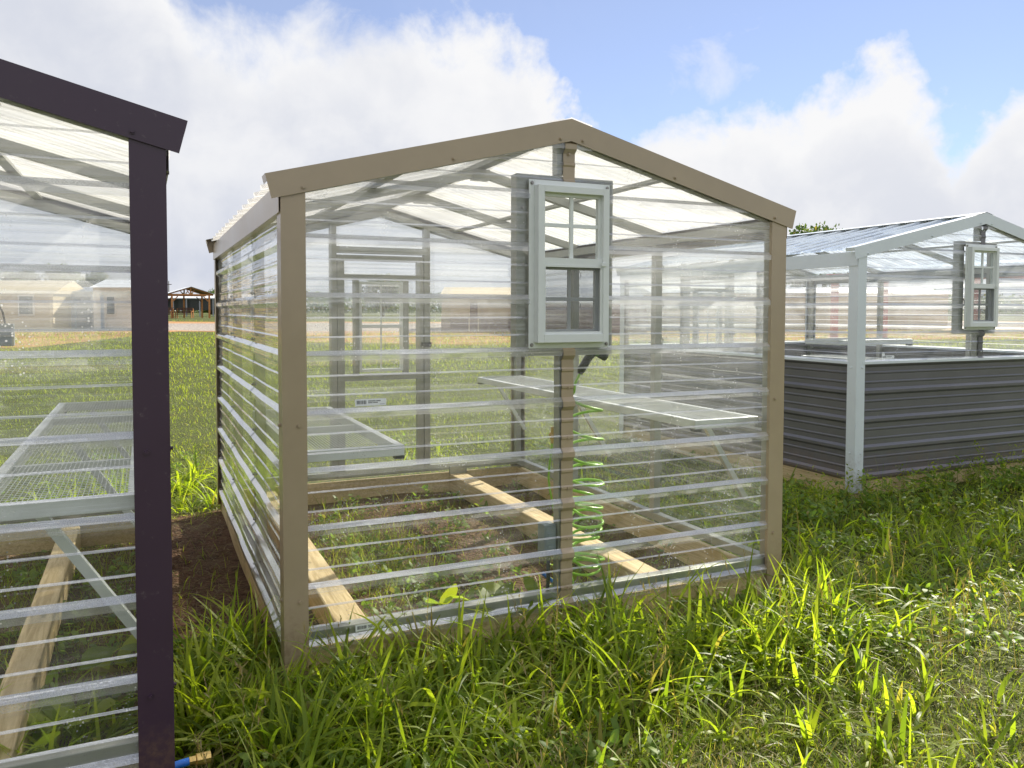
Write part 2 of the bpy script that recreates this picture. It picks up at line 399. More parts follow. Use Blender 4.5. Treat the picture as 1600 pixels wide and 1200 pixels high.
def make_window(parent, x0, x1, z0, z1, y, name='window', d=.045):
    """ single hung vinyl window, its face at y - d """
    root = MB(); fr = .030; mid = z0 + (z1-z0)*.505
    f = y-d
    for a in ((x0,x0+fr,z0,z1),(x1-fr,x1,z0,z1),(x0+fr,x1-fr,z1-fr,z1),(x0+fr,x1-fr,z0,z0+fr+.008)): root.box(a[0],a[1],f,y+.015,a[2],a[3])
    # nailing flange
    fl = .026
    root.box(x0-fl,x0,y-.004,y,z0-fl,z1+fl); root.box(x1,x1+fl,y-.004,y,z0-fl,z1+fl); root.box(x0,x1,y-.004,y,z1,z1+fl); root.box(x0,x1,y-.004,y,z0-fl,z0)
    o = root.build(name, VINYL, parent, bevel=.002)
    a0, a1 = x0+fr, x1-fr
    us = MB(); s = .014
    us.box(a0,a0+s,y-.020,y+.002,mid,z1-fr); us.box(a1-s,a1,y-.020,y+.002,mid,z1-fr); us.box(a0+s,a1-s,y-.020,y+.002,z1-fr-s,z1-fr); us.box(a0,a1,y-.034,y+.002,mid-.004,mid+.026)
    us.build('upper_sash', VINYL, o)
    g = MB(); xm = (a0+a1)/2; zm = (mid+z1)/2
    g.box(xm-.008,xm+.008,y-.018,y-.006,mid+.026,z1-fr-s); g.box(a0+s,a1-s,y-.017,y-.007,zm-.008,zm+.008)
    g.build('grille', VINYL, o)
    p = MB(); p.box(a0+s,a1-s,y-.013,y-.011,mid+.026,z1-fr-s); p.build('upper_pane', GLASS, o)
    ls = MB(); zb = z0+fr+.008
    ls.box(a0,a0+.018,y-.004,y+.014,zb,mid-.004); ls.box(a1-.018,a1,y-.004,y+.014,zb,mid-.004); ls.box(a0+.018,a1-.018,y-.004,y+.014,zb,zb+.020); ls.box(a0+.018,a1-.018,y-.004,y+.014,mid-.024,mid-.004)
    zz = (zb+mid)/2; ls.box(xm-.008,xm+.008,y+.002,y+.010,zb+.02,mid-.024); ls.box(a0+.018,a1-.018,y+.0025,y+.0095,zz-.008,zz+.008)
    ls.build('lower_sash', VINYL, o)
    p = MB(); p.box(a0+.018,a1-.018,y+.005,y+.007,zb+.02,mid-.024); p.build('lower_pane', GLASS, o)
    sn = MB(); e = .010
    sn.box(a0,a0+e,y-.036,y-.026,zb,mid-.004,VINYL); sn.box(a1-e,a1,y-.036,y-.026,zb,mid-.004,VINYL); sn.box(a0+e,a1-e,y-.036,y-.026,zb,zb+e,VINYL); sn.box(a0+e,a1-e,y-.036,y-.026,mid-.004-e,mid-.004,VINYL)
    sn.quads([(a0+e,y-.031,zb+e),(a1-e,y-.031,zb+e),(a1-e,y-.031,mid-.014),(a0+e,y-.031,mid-.014)], [(0,1,2,3)], SCREEN)
    sn.build('insect_screen', None, o)
    lk = MB(); lk.box(a1-.012,a1+.012,f-.006,f,mid-.008,mid+.010); lk.build('sash_lock', VINYL, o, bevel=.002)
    return o

def sticker(parent, x0, x1, z0, z1, y, slope=0.):
    mb = MB(); mb.box(x0,x1,y-.0006,y,z0,z1,STICK)
    W_, H = x1-x0, z1-z0; r = random.Random(5); x = x0+W_*.06
    while x < x0+W_*.36:
        ww = W_*r.choice((.006,.010,.016)); mb.box(x,x+ww,y-.0010,y-.0007,z0+H*.28,z0+H*.80,INK); x += ww+W_*r.choice((.006,.009,.013))
    for zz, xa, xb, mt, hh in ((.62,.42,.64,INK,.14),(.62,.68,.80,INK,.14),(.38,.42,.55,INK,.13),(.38,.58,.72,INK,.13),(.16,.80,.95,INKG,.09)):
        x = x0+W_*xa
        while x < x0+W_*xb:
            ww = W_*r.uniform(.012,.02); mb.box(x,x+ww,y-.0010,y-.0007,z0+H*zz,z0+H*(zz+hh),mt); x += ww+W_*.006
    return mb.build('sticker', None, parent)

def make_shelf(parent, x0, x1, y0, y1, z, wall, name='shelf', braces=True):
    sign = 1 if wall > x0+.01 and wall > (x0+x1)/2 else -1
    mb = MB(); t_ = .035; h = .045
    mb.box(x0,x1,y0,y0+t_,z-h,z); mb.box(x0,x1,y1-t_,y1,z-h,z); mb.box(x0,x0+t_,y0+t_,y1-t_,z-h+.001,z-.001); mb.box(x1-t_,x1,y0+t_,y1-t_,z-h+.001,z-.001)
    n = max(1, int((y1-y0)/.75))
    for i in range(1, n+1):
        yy = y0+(y1-y0)*i/(n+1); mb.box(x0+t_,x1-t_,yy-.015,yy+.015,z-h+.004,z-.008)
    o = mb.build(name, ALU, parent, bevel=.002)
    wm = MB(); s = .0135; x = x0+t_+s/2
    while x < x1-t_: wm.box(x-.0008,x+.0008,y0+t_*.4,y1-t_*.4,z+.0005,z+.0020); x += s
    y = y0+t_+s
    while y < y1-t_: wm.box(x0+t_*.4,x1-t_*.4,y-.0007,y+.0007,z+.0022,z+.0035); y += s*2
    wm.build('wire_mesh', ALU, o)
    for yy in ((y0+.08, (y0+y1)/2, y1-.10) if braces is True else (braces or ())):
        b = MB(); inn = wall-sign*.29; wl = wall-sign*.03
        b.bar((inn, yy, z-h), (wl, yy, z-h-.40), .028, .028, (0,1,0)); b.build('brace', ALU, o)
    for yy in (y0+.02, y1-.02):
        c = MB(); xi = x0 if sign > 0 else x1
        c.box(min(xi, xi+sign*.04), max(xi, xi+sign*.04), yy-.02, yy+.02, z-h-.014, z-h-.001); c.build('end_cap', BLACK, o)
    return o

def greenhouse(label, loc, W, L, m, zE, zA, trim, group, wains=None, win_x=None, win=(1.341,2.024), door=True, beams=((.26,.40),(1.82,1.96)), rear_seen=True, shelves=(), right_front=True, name='greenhouse'):
    """ origin at the outer front left corner, front wall on y = 0 facing -Y, ribs' crests on the wall planes """
    G = empty(name, loc); tag(G, label, 'greenhouse', group); POLY = globals()['POLY'] if wains is None else POLYD
    pw = .089; h = .019; Zb = zA - 6*PITCH          # bottom rib
    xc = W/2; zr = lambda x: zE + m*(min(x, W-x)+.06)
    T = trim; sl = math.atan(m)
    # timber base
    for nm, a in (('base_timber',(.02,W-.02,.022,.060)),('base_timber',(.02,W-.02,L-.060,L-.022))):
        b = MB(); b.box(a[0],a[1],a[2],a[3],-.03,Zb-.015); b.build(nm, WOOD, G, bevel=.004)
    for x0_, x1_ in ((.022,.060),(W-.060,W-.022)):
        b = MB(); b.box(x0_,x1_,.061,L-.061,-.03,Zb-.016); b.build('base_timber', WOOD, G, bevel=.004)
    for a, b_ in beams:
        k = MB(); k.box(a,b_,.062,L-.062,-.02,.125); k.build('floor_joist', WOOD, G, bevel=.008)
        k = MB(); k.box(a-.005,b_+.005,L-.085,L-.063,.126,.190); k.build('joist_bracket', GALV, G)
    # steel frame
    s = .050; z0 = Zb+.012; fr = MB()
    for a in ((.024,W-.024,.024,.024+s),(.024,W-.024,L-.024-s,L-.024)): fr.box(a[0],a[1],a[2],a[3],z0,z0+s)
    for x0_ in (.024, W-.024-s): fr.box(x0_,x0_+s,.024+s,L-.024-s,z0+.001,z0+s-.001)
    fr.build('base_rail', GALV, G, bevel=.003)
    zt = zE-.10
    frames = [.049, L/3, 2*L/3, L-.049]
    for x0_ in (.024, W-.024-s):
        e = MB(); e.box(x0_,x0_+s,.024,L-.024,zt,zt+s); e.build('eave_rail', GALV, G)
        for yy in frames:
            st = MB(); st.box(x0_+.001,x0_+s-.001,yy-.024,yy+.024,z0+s,zt); st.build('stud', GALV, G)
    for yy in frames:
        for sgn in (-1, 1):
            r_ = MB(); xe = xc+sgn*(xc-.03); r_.bar((xe,yy,zr(.03)-.070),(xc,yy,zr(xc)-.070),.045,.045,(0,1,0)); r_.build('rafter', GALV, G)
        if yy not in (frames[0], frames[-1]):
            c_ = MB(); c_.box(xc-.05,xc+.05,yy-.026,yy+.026,zr(xc)-.115,zr(xc)-.055); c_.build('ridge_bracket', GALV, G)
    for sgn in (-1, 1):
        for q in (.50,):
            xx = xc+sgn*xc*q; p_ = MB(); p_.box(xx-.024,xx+.024,.03,L-.03,zr(xx)-.040,zr(xx)-.004-.019); p_.build('purlin', GALV, G)
    rb = MB(); rb.box(xc-.03,xc+.03,.03,L-.03,zr(xc)-.052,zr(xc)-.022); rb.build('ridge_beam', GALV, G)
    # wall sheets
    ztop = zr(xc)
    cl = [((-.06,0,zE-.03),(-m,0,1)), ((W+.06,0,zE-.03),(m,0,1))]
    zlo = Zb-.032
    wz = zlo if wains is None else wains
    fmap = lambda u,a,o: (u, h-o, a)
    if win_x:
        wa, wb = win_x; w0, w1 = win
        rects = [(pw-.03,wa-.02,wz,ztop),(wb+.02,W-pw+.03,wz,ztop),(wa-.02,wb+.02,wz,w0-.02),(wa-.02,wb+.02,w1+.02,ztop)]
    else: rects = [(pw-.03,W-pw+.03,wz,ztop)]
    mb = MB()
    for r_ in rects: sheet(mb, fmap, r_[0], r_[1], r_[2], r_[3], zA, max(2,int((r_[1]-r_[0])/.15)))
    o = mb.build('front_panel', POLY, G); clip(o.data, cl); FP = o
    mb = MB(); bm_ = lambda u,a,o: (u, L-h+o, a)
    sheet(mb, bm_, pw-.03, W-pw+.03, wz, ztop, zA, 14); o = mb.build('rear_panel', POLYR if wains is None else POLYD, G); clip(o.data, cl)
    sides = []
    for nm, fm in (('side_panel', lambda u,a,o: (h-o, u, a)), ('side_panel', lambda u,a,o: (W-h+o, u, a))):
        mb = MB(); sheet(mb, fm, .05, L-.05, wz, zt+s+.02, zA, 14, wob=.0028); sides.append(mb.build(nm, POLYD if wains else (POLYR if len(sides) else POLY), G))
    # dark lapped joints of the side sheets at every stud
    for sd, fm in ((0, lambda u,a,o: (h-o-.0018, u, a)), (1, lambda u,a,o: (W-h+o+.0018, u, a))):
        for k, yy in enumerate((frames[1], frames[2], L-.075)):
            mb = MB(); sheet(mb, fm, yy-.006 if k < 2 else yy-.003, yy+.006, wz, zt+s, zA, 1); mb.build('lap_joint', GREYP if k < 2 else GALV, sides[sd])
            for q in range(0, 7):
                zc = zA-q*PITCH+.045
                if zc > wz: screw(sides[sd], ((h-.002) if sd == 0 else (W-h+.002), yy+.004, zc), (-1,0,0) if sd == 0 else (1,0,0), ZINC)
    if wains is not None:
        for nm, fm, u0, u1 in (('wainscot_panel', fmap, pw-.03, W-pw+.03), ('wainscot_panel', bm_, pw-.03, W-pw+.03),
                           ('wainscot_panel', lambda u,a,o: (h-o, u, a), .05, L-.05), ('wainscot_panel', lambda u,a,o: (W-h+o, u, a), .05, L-.05)):
            mb = MB(); sheet(mb, fm, u0, u1, zlo, wains, zA, 14); mb.build(nm, CHARC, G)
        for a in ((pw-.03,W-pw+.03,-.006,.030),(pw-.03,W-pw+.03,L-.030,L+.006)):
            c_ = MB(); c_.box(a[0],a[1],a[2],a[3],wains-.004,wains+.016); c_.build('wainscot_cap', WHITE, G)
        for a in ((-.006,.030),(W-.030,W+.006)):
            c_ = MB(); c_.box(a[0],a[1],.08,L-.08,wains-.004,wains+.016); c_.build('wainscot_cap', WHITE, G)
    # roof sheets, ribs running down the slope; overhang .055
    Ls = (xc+.026)/math.cos(sl)
    for sgn in (-1, 1):
        nrm = Vector((sgn*math.sin(sl), 0, math.cos(sl))); dn = Vector((sgn*math.cos(sl), 0, -math.sin(sl)))
        A = Vector((xc, 0, zr(xc)-.020))
        def fm(u, a, o, A=A, dn=dn, nrm=nrm): q = A + dn*u + nrm*o; return (q.x, a, q.z)
        mb = MB(); sheet(mb, fm, 0.01, Ls, -.005, L+.005, .11, 8, wob=.0015); mb.build('roof_panel', ROOFP if wains is None else ROOFB, G)
    rc = MB()
    for sgn in (-1, 1):
        nrm = Vector((sgn*math.sin(sl), 0, math.cos(sl))); dn = Vector((sgn*math.cos(sl), 0, -math.sin(sl)))
        p = Vector((xc, 0, zr(xc)+.006)); q = p + dn*.11
        rc.quads([(p.x,-.01,p.z),(q.x,-.01,q.z),(q.x,L+.01,q.z),(p.x,L+.01,p.z)], [(0,1,2,3)])
    rc.build('ridge_cap', ROOFP if wains is None else WHITE, G)
    # rake trims on both gables
    tw = .095
    for gy, fy in ((-.010, -1), (L+.010, 1)):
        for sgn in (-1, 1):
            dn = Vector((sgn*math.cos(sl), 0, -math.sin(sl))); nr = Vector((-sgn*math.sin(sl), 0, -math.cos(sl)))
            A = Vector((xc, gy, zr(xc)+.001)); B = A + dn*((xc+.06)/math.cos(sl)); vb = tw/math.cos(sl)
            y2 = gy+.0012*fy*(-1)
            pts = [A, B, B+nr*tw, Vector((xc, gy, A.z-vb))]
            mb = MB(); vs = [(p.x, gy, p.z) for p in pts]+[(p.x, gy-fy*.0016, p.z) for p in pts]
            fs = [(0,1,2,3),(7,6,5,4),(0,4,5,1),(1,5,6,2),(2,6,7,3),(3,7,4,0)]
            mb.quads(vs, fs)
            up = -nr                                                      # return flange over the roof
            q0, q1 = A+up*.0, B+up*.0
            mb.quads([(q0.x,gy,q0.z),(q1.x,gy,q1.z),(q1.x,gy-fy*.085,q1.z),(q0.x,gy-fy*.085,q0.z)], [(0,1,2,3)])
            mb.quads([(q1.x,gy,q1.z),(q1.x,gy-fy*.085,q1.z),(q1.x+nr.x*.03,gy-fy*.085,q1.z+nr.z*.03),(q1.x+nr.x*.03,gy,q1.z+nr.z*.03)], [(0,1,2,3)])
            # hem at the foot
            mb.quads([(pts[3].x,gy,pts[3].z),(pts[2].x,gy,pts[2].z),(pts[2].x,gy-fy*.012,pts[2].z+.002),(pts[3].x,gy-fy*.012,pts[3].z+.002)], [(0,1,2,3)])
            rk = mb.build('rake_trim', T, G)
            if fy < 0:
                for f_ in (.06, .46, .95): 
                    c = A + dn*(xc/math.cos(sl)*f_) + nr*(tw*.80); screw(rk, (c.x, gy-.0005, c.z), (0,-1,0), T)
    # eave trims
    for sd in (0, 1):
        mb = MB(); x = -.010 if sd == 0 else W+.010; s_ = -1 if sd == 0 else 1
        zt_, zb_ = zE-.028, zE-.140
        mb.box(min(x, x-s_*.0015), max(x, x-s_*.0015), .0, L, zb_, zt_)
        mb.box(min(x-s_*.0016, x-s_*.050), max(x-s_*.0016, x-s_*.050), .0, L, zt_-.0015, zt_)
        mb.box(min(x-s_*.0016, x-s_*.030), max(x-s_*.0016, x-s_*.030), .0, L, zb_, zb_+.0015)
        mb.build('eave_trim', T, G)
    # corner trims
    zq = zr(0)-.075
    for cx_, s_ in ((0, 1), (W, -1)):
        for cy_, f_ in ((0, 1), (L, -1)):
            mb = MB(); a, b_ = cx_-s_*.003, cx_+s_*pw
            ya, yb = cy_-f_*.003, cy_+f_*pw
            zz = .03
            mb.box(min(a,b_),max(a,b_),min(ya,ya+f_*.0015),max(ya,ya+f_*.0015),zz,zq)
            mb.box(min(a,a+s_*.0015),max(a,a+s_*.0015),min(ya+f_*.0016,yb),max(ya+f_*.0016,yb),zz,zq-.001)
            mb.box(min(b_,b_+s_*.0015),max(b_,b_+s_*.0015),min(ya,ya+f_*.02),max(ya,ya+f_*.02),zz,zq-.001)
            ct = mb.build('corner_trim', T, G)
            if f_ > 0:
                for zc in (1.035, .345) + ((1.82,) if cx_ else ()):
                    if zc < 1.5: screw(ct, (cx_+s_*.058, ya-.0005, zc-.0), (0,-1,0), T)
                    screw(ct, (a-s_*.0005, cy_+.05, zc), (-s_,0,0), T)
    # centre batten and stud at the front
    bt = MB(); bx0, bx1 = xc-.033, xc+.028
    bmap = lambda u,a,o: (u, h-o-.004, a)
    zb1 = (win[0]-.026) if win_x else ztop-.12
    sheet(bt, bmap, bx0, bx1, wz, zb1, zA, 1, wob=0)
    b1 = bt.build('batten_strip', T if wains is None else CHARC, G)
    if win_x:
        bt = MB(); bmap2 = lambda u,a,o: (u, h-o-.004-.0, a); sheet(bt, bmap2, bx0+.004, bx1+.002, win[1]+.018, zr(xc)-.09, zA, 1, wob=0)
        b2 = bt.build('batten_strip', T if wains is None else CHARC, G)
        screw(b2, ((bx0+bx1)/2, h-.006, (win[1]+zr(xc))/2), (0,-1,0), T)
    for q in range(1, 6):
        zc = zA-q*PITCH-.155
        if wz < zc < zb1-.03: screw(b1, ((bx0+bx1)/2+.004, h-.006, zc), (0,-1,0), T)
    st = MB(); st.box(xc-.040,xc+.008,.024,.024+s,z0+s,(win[0]-.045) if win_x else zr(xc)-.1); st.build('stud', GALV, G)
    if win_x:
        wa, wb = win_x; w0, w1 = win; k = .045
        st = MB(); st.box(xc-.055,xc-.010,.024,.024+k,w1+.06,zr(xc)-.09); st.build('stud', GALV, G)
        f_ = MB(); yb0, yb1 = .024, .024+.060
        f_.box(wa-.075,wa-.012,yb0,yb1,w0-.06,w1+.052); f_.box(wb+.010,wb+.058,yb0,yb1,w0-.06,w1+.052)
        f_.box(wa-.012,wb+.010,yb0,yb1,w1+.012,w1+.052); f_.box(wa-.012,wb+.010,yb0,yb1,w0-.060,w0-.014)
        wf = f_.build('window_framing', GALV, G, bevel=.003)
        for zc in (.16,.5,.86):
            screw(wf, (wa-.046, .024, w0+(w1-w0)*zc), (0,-1,0), ZINC); screw(wf, (wb+.034, .024, w0+(w1-w0)*zc), (0,-1,0), ZINC)
        make_window(G, wa, wb, w0, w1, .004)
        for xx in (wa-.012, wb+.012):
            for zc in (w0-.01, w1+.010): screw(G, (xx, -.0005, zc), (0,-1,0), ZINC)
    if door:
        # framed door in the rear wall with its own small window
        dx0, dx1, dz1 = door; y = L-.10; yb = L-.045
        j = MB(); j.box(dx0-.055,dx0-.005,y,yb,z0+s,1.99); j.box(dx1+.005,dx1+.055,y,yb,z0+s,1.99); j.box(dx0-.005,dx1+.005,y,yb,1.93,1.98); j.build('door_jamb', GALV, G)
        j = MB(); j.box(dx0-.055,dx0-.005,y+.004,yb-.006,1.99,zr(dx0)-.09); j.build('stud', GALV, G); j = MB(); j.box(dx1+.005,dx1+.055,y+.004,yb-.006,1.99,zr(dx1)-.09); j.build('stud', GALV, G)
        dr = MB(); t2 = .055; dy0, dy1 = y+.004, y+.044
        dr.box(dx0,dx0+t2,dy0,dy1,z0+.01,1.915); dr.box(dx1-t2,dx1,dy0,dy1,z0+.01,1.915); dr.box(dx0+t2,dx1-t2,dy0,dy1,1.87,1.915); dr.box(dx0+t2,dx1-t2,dy0,dy1,z0+.01,z0+.06)
        dr.box(dx0+t2,dx1-t2,dy0+.002,dy1-.002,1.725,1.765); dr.box(dx0+t2,dx1-t2,dy0+.002,dy1-.002,.93,.98)
        D_ = dr.build('door', GALV, G)
        v0, v1 = dx0+.125, dx1-.125
        q = MB(); q.box(v0,v0+.045,dy0+.003,dy1-.003,.98,1.725); q.box(v1-.045,v1,dy0+.003,dy1-.003,.98,1.725); q.build('window_framing', GALV, D_)
        q = MB(); a0, a1 = v0+.047, v1-.047
        q.box(a0,a0+.02,dy0,dy1,1.0,1.71); q.box(a1-.02,a1,dy0,dy1,1.0,1.71); q.box(a0+.02,a1-.02,dy0,dy1,1.0,1.02); q.box(a0+.02,a1-.02,dy0,dy1,1.69,1.71); q.box(a0+.02,a1-.02,dy0,dy1,1.345,1.37)
        q.box((a0+a1)/2-.006,(a0+a1)/2+.006,dy0+.01,dy0+.02,1.02,1.345); q.box((a0+a1)/2-.006,(a0+a1)/2+.006,dy0+.01,dy0+.02,1.37,1.69)
        q.build('door_window', VINYL, D_)
        q = MB(); q.box(dx1-.02,dx1+.06,y-.02,y,1.19,1.225); q.build('door_latch', BLACK, D_)
    for sh in shelves: make_shelf(G, *sh)
    return G

# ------------------------------------------------------------------ the three greenhouses
GR = 'small clear walled greenhouses on the grass lot'
main = greenhouse('tan trimmed clear greenhouse with a small window, in the middle between its neighbours', (0,0,0), 2.5, 3.14, .255, 1.993, 1.522, TAN, GR,
    win_x=(1.072,1.428), win=(1.342,2.026), door=(.885,1.585,1.93),
    shelves=((.075,.520,.12,1.60,.912,.05,'shelf',False),(2.040,2.445,.12,3.00,.931,2.46)))
left = greenhouse('clear greenhouse with dark purple trim, cut off by the left edge of the photo', (-2.92,-.70,.05), 2.5, 3.14, .255, 1.957, 1.522, PURPLE, GR,
    win_x=(1.072,1.428), win=(1.342,2.026), door=(.885,1.56,1.93), beams=((.36,.47),(1.965,2.07)),
    shelves=((1.99,2.425,.10,2.78,.90,2.45),))
right = greenhouse('clear greenhouse with white trim above a charcoal ribbed steel wainscot, at the right', (4.66,1.47,0), 3.0, 3.45, .226, 1.985, 1.522, WHITE, GR,
    wains=1.065, win_x=(1.285,1.64), win=(1.352,2.036), door=(.885,1.56,1.93),
    shelves=((.075,.95,.25,.62,1.245,.05,'shelf',False),(2.40,2.90,.12,3.00,.931,2.95)))

# stickers and small parts on them
sticker(main, .283, .411, 1.098, 1.126, .0172).location = (0,0,0)
sticker(main, .280, .405, .184, .210, .0172)
sticker(right, .30, .44, 1.100, 1.125, .0172)
b = MB(); b.tube([(.315,.0165,1.135),(.315,.0155,1.135)], .018, 8); b.build('round_sticker', STICK, right)
b = MB(); b.box(1.150,1.209,.045,.115,.378,.515); ob = b.build('outlet_box', GREYP, main, bevel=.004)
b = MB(); b.box(1.156,1.206,.040,.045,.386,.507); b.box(1.165,1.197,.036,.040,.46,.478,BLACK); b.box(1.165,1.197,.036,.040,.41,.424,BLACK)
b.mats[0] = GREYP; b.build('cover_plate', None, ob)
b = MB(); b.tube([(1.188,.08,.375),(1.188,.08,.25),(1.180,.09,.06)], .009, 8); b.build('conduit', BLACK, ob, smooth=True)
b = MB(); b.box(1.655,1.745,3.02,3.06,1.22,1.35); ob = b.build('switch_box', GREYP, left, bevel=.004)
b = MB(); b.tube([(1.70,3.04,1.35),(1.69,3.03,1.42),(1.655,3.02,1.50),(1.645,3.03,1.62)], .006, 8); b.build('cable', BLACK, ob, smooth=True)
b = MB(); b.tube([(1.60,.10,.35),(1.60,.10,1.20)], .02, 8); b.tube([(1.60,.10,1.2),(1.52,.10,1.30)], .018, 8); b.build('black_bracket', BLACK, right)

# coiled garden hose hanging in the middle house
def smooth_path(pts, n=8):
    out_ = []; P = [Vector(p) for p in pts]
    for i in range(len(P)-1):
        p0, p1, p2, p3 = P[max(i-1,0)], P[i], P[i+1], P[min(i+2,len(P)-1)]
        for k in range(n):
            t_ = k/n; out_.append(.5*((2*p1)+(p2-p0)*t_+(2*p0-5*p1+4*p2-p3)*t_*t_+(3*p1-p0-3*p2+p3)*t_**3))
    out_.append(P[-1]); return out_
hose = empty('garden_hose', (1.40,.16,.10)); tag(hose, 'bright green coiled hose hanging from a spray nozzle beside the middle stud', 'hose')
def L_(p): return (p[0]-1.40, p[1]-.16, p[2]-.10)
zs = [1.075,.93,.80,.69,.625,.575,.53,.485,.44,.40,.36,.32,.285,.26]
pts = [(1.385,.14,1.19),(1.352,.13,1.14),(1.345,.13,1.10)]
rnd = random.Random(3)
for i, z in enumerate(zs):
    r_ = .092*(rnd.uniform(.92,1.05) if i < 4 else rnd.uniform(.70,1.15)); cxh = 1.425+(rnd.uniform(-.018,.018) if i > 2 else 0); zn = zs[i+1] if i+1 < len(zs) else z-.02
    for k in range(8):
        a = math.pi+k*math.pi/4; tt = k/8
        pts.append((cxh+r_*math.cos(a), .17+r_*math.sin(a)*.9, z+(zn-z)*tt+(.016*math.sin(a*1.0+i) if i > 3 else .012*math.sin(a))))
pts += [(1.36,.16,.20),(1.35,.15,.13),(1.33,.2,.09)]
b = MB(); b.tube([L_(p) for p in smooth_path(pts, 4)], .0066, 8); b.build('coil', HOSEG, hose, smooth=True)
b = MB(); b.tube([L_(p) for p in smooth_path([(1.216,.10,.875),(1.214,.105,.83),(1.208,.11,.77),(1.212,.12,.68),(1.26,.14,.5),(1.30,.15,.3),(1.33,.16,.12)], 5)], .0052, 8); b.build('hose_end', HOSEG, hose, smooth=True)
b = MB(); b.tube([L_((1.217,.10,.875)),L_((1.217,.10,.893)),L_((1.217,.10,.895)),L_((1.217,.10,.925))], [.008,.008,.013,.013], 8); b.tube([L_((1.199,.095,.915)),L_((1.236,.095,.915))], .007, 8)
b.tube([L_((1.217,.10,.925)),L_((1.217,.10,.95))], .008, 8); b.build('brass_valve', BRASS, hose)
b = MB(); b.tube([L_(p) for p in ((1.383,.14,1.185),(1.39,.14,1.205),(1.43,.14,1.262),(1.455,.14,1.282))], [.012,.020,.020,.017], 10); b.tube([L_(p) for p in ((1.475,.14,1.283),(1.512,.14,1.272),(1.524,.14,1.268))], [.017,.026,.026], 10)
nz = b.build('spray_nozzle', BLACK, hose, smooth=True)
b = MB(); b.tube([L_(p) for p in ((1.452,.14,1.286),(1.49,.14,1.282),(1.507,.14,1.277))], [.0185,.020,.0245], 10); b.build('nozzle_band', NOZG, nz, smooth=True)

def blue_hose(name, label, pts, r=.011, fit=None):
    o = empty(name, pts[0]); tag(o, label, 'hose'); p0 = Vector(pts[0])
    b = MB(); b.tube([p-p0 for p in smooth_path(pts, 6)], r, 10); b.build('tube', BLUE, o, smooth=True)
    if fit:
        b = MB(); a, c = Vector(fit[0])-p0, Vector(fit[1])-p0; b.tube([a, a.lerp(c,.3), a.lerp(c,.35), c], [r*1.1,r*1.1,r*1.5,r*1.5], 10); b.build('brass_fitting', BRASS, o)
    return o
blue_hose('water_hose', 'blue water hose with a brass fitting lying in grass at the purple post', [(-.60,-.66,.10),(-.48,-.63,.12),(-.42,-.61,.13),(-.375,-.60,.13)], .0115, ((-.375,-.60,.13),(-.315,-.595,.128)))
blue_hose('water_hose', 'short blue hose on the floor inside the tan trimmed greenhouse', [(1.33,.42,.16),(1.40,.36,.10),(1.47,.28,.06),(1.50,.15,.035)], .010)
nk = empty('spray_nozzle', (5.98,1.42+.15,1.50)); tag(nk, 'dark nozzle with ring hook behind the window of the white trimmed greenhouse', 'nozzle')
b = MB(); ring = [(.04+.035*math.cos(a), 0, .06+.035*math.sin(a)) for a in [k*math.pi/6 for k in range(-2, 10)]]; b.tube(ring, .005, 6); b.build('hook_ring', BLACK, nk)
b = MB(); b.tube([(.02,0,.02),(.0,0,-.03),(-.03,0,-.09)], [.02,.03,.02], 8); b.tube([(.0,0,0),(-.06,0,-.03),(-.07,0,-.06)], [.012,.01,.01], 8); b.build('handle', BLACK, nk)

# ------------------------------------------------------------------ ground
def gz(x, y):
    d = np.hypot(x-CAM.x, y-CAM.y); f = np.clip((d-14)/76., 0, 1); far = .62*f*f*(3-2*f)
    near = .018*np.sin(x*2.1+y*1.3)*np.cos(y*1.7-x*.6)+.012*np.sin(x*5.3-y*3.9)
    return far + near*np.clip(1.5-d/20., 0, 1) - .012
def axis(c, h0, n, far):
    k = np.arange(1, n+1); s = h0*(1.0+k*0)*k; g = [0]
    step = h0
    while g[-1] < far: g.append(g[-1]+step); step *= 1.045 if g[-1] > 6 else 1.0
    g = np.array(g); return np.concatenate([c-g[::-1], c+g[1:]])
xs = axis(1.0, .10, 10, 1600); ys = axis(1.0, .10, 10, 1600)
XX, YY = np.meshgrid(xs, ys); ZZ = gz(XX, YY)
nx, ny = len(xs), len(ys)
V = np.stack([XX, YY, ZZ], -1).reshape(-1, 3).astype(np.float32)
ii = (np.arange(ny-1)[:,None]*nx+np.arange(nx-1)[None,:]).ravel()
Fq = np.stack([ii, ii+1, ii+nx+1, ii+nx], -1).astype(np.int32)
def npmesh(name, V, Fq, mt, attr=None, smooth=True):
    me = bpy.data.meshes.new(name); nv, nf = len(V), len(Fq); k = Fq.shape[1]
    me.vertices.add(nv); me.vertices.foreach_set('co', np.ascontiguousarray(V, np.float32).ravel())
    me.loops.add(nf*k); me.loops.foreach_set('vertex_index', np.ascontiguousarray(Fq, np.int32).ravel())
    me.polygons.add(nf); me.polygons.foreach_set('loop_start', np.arange(0, nf*k, k, dtype=np.int32)); me.polygons.foreach_set('loop_total', np.full(nf, k, np.int32))
    if smooth: me.polygons.foreach_set('use_smooth', np.ones(nf, bool))
    if attr is not None:
        a = me.attributes.new('rnd', 'FLOAT', 'POINT'); a.data.foreach_set('value', attr.astype(np.float32))
    me.materials.append(mt); me.update(calc_edges=True); return me
tag(link('ground', npmesh('ground', V, Fq, GROUND)), kind='structure')

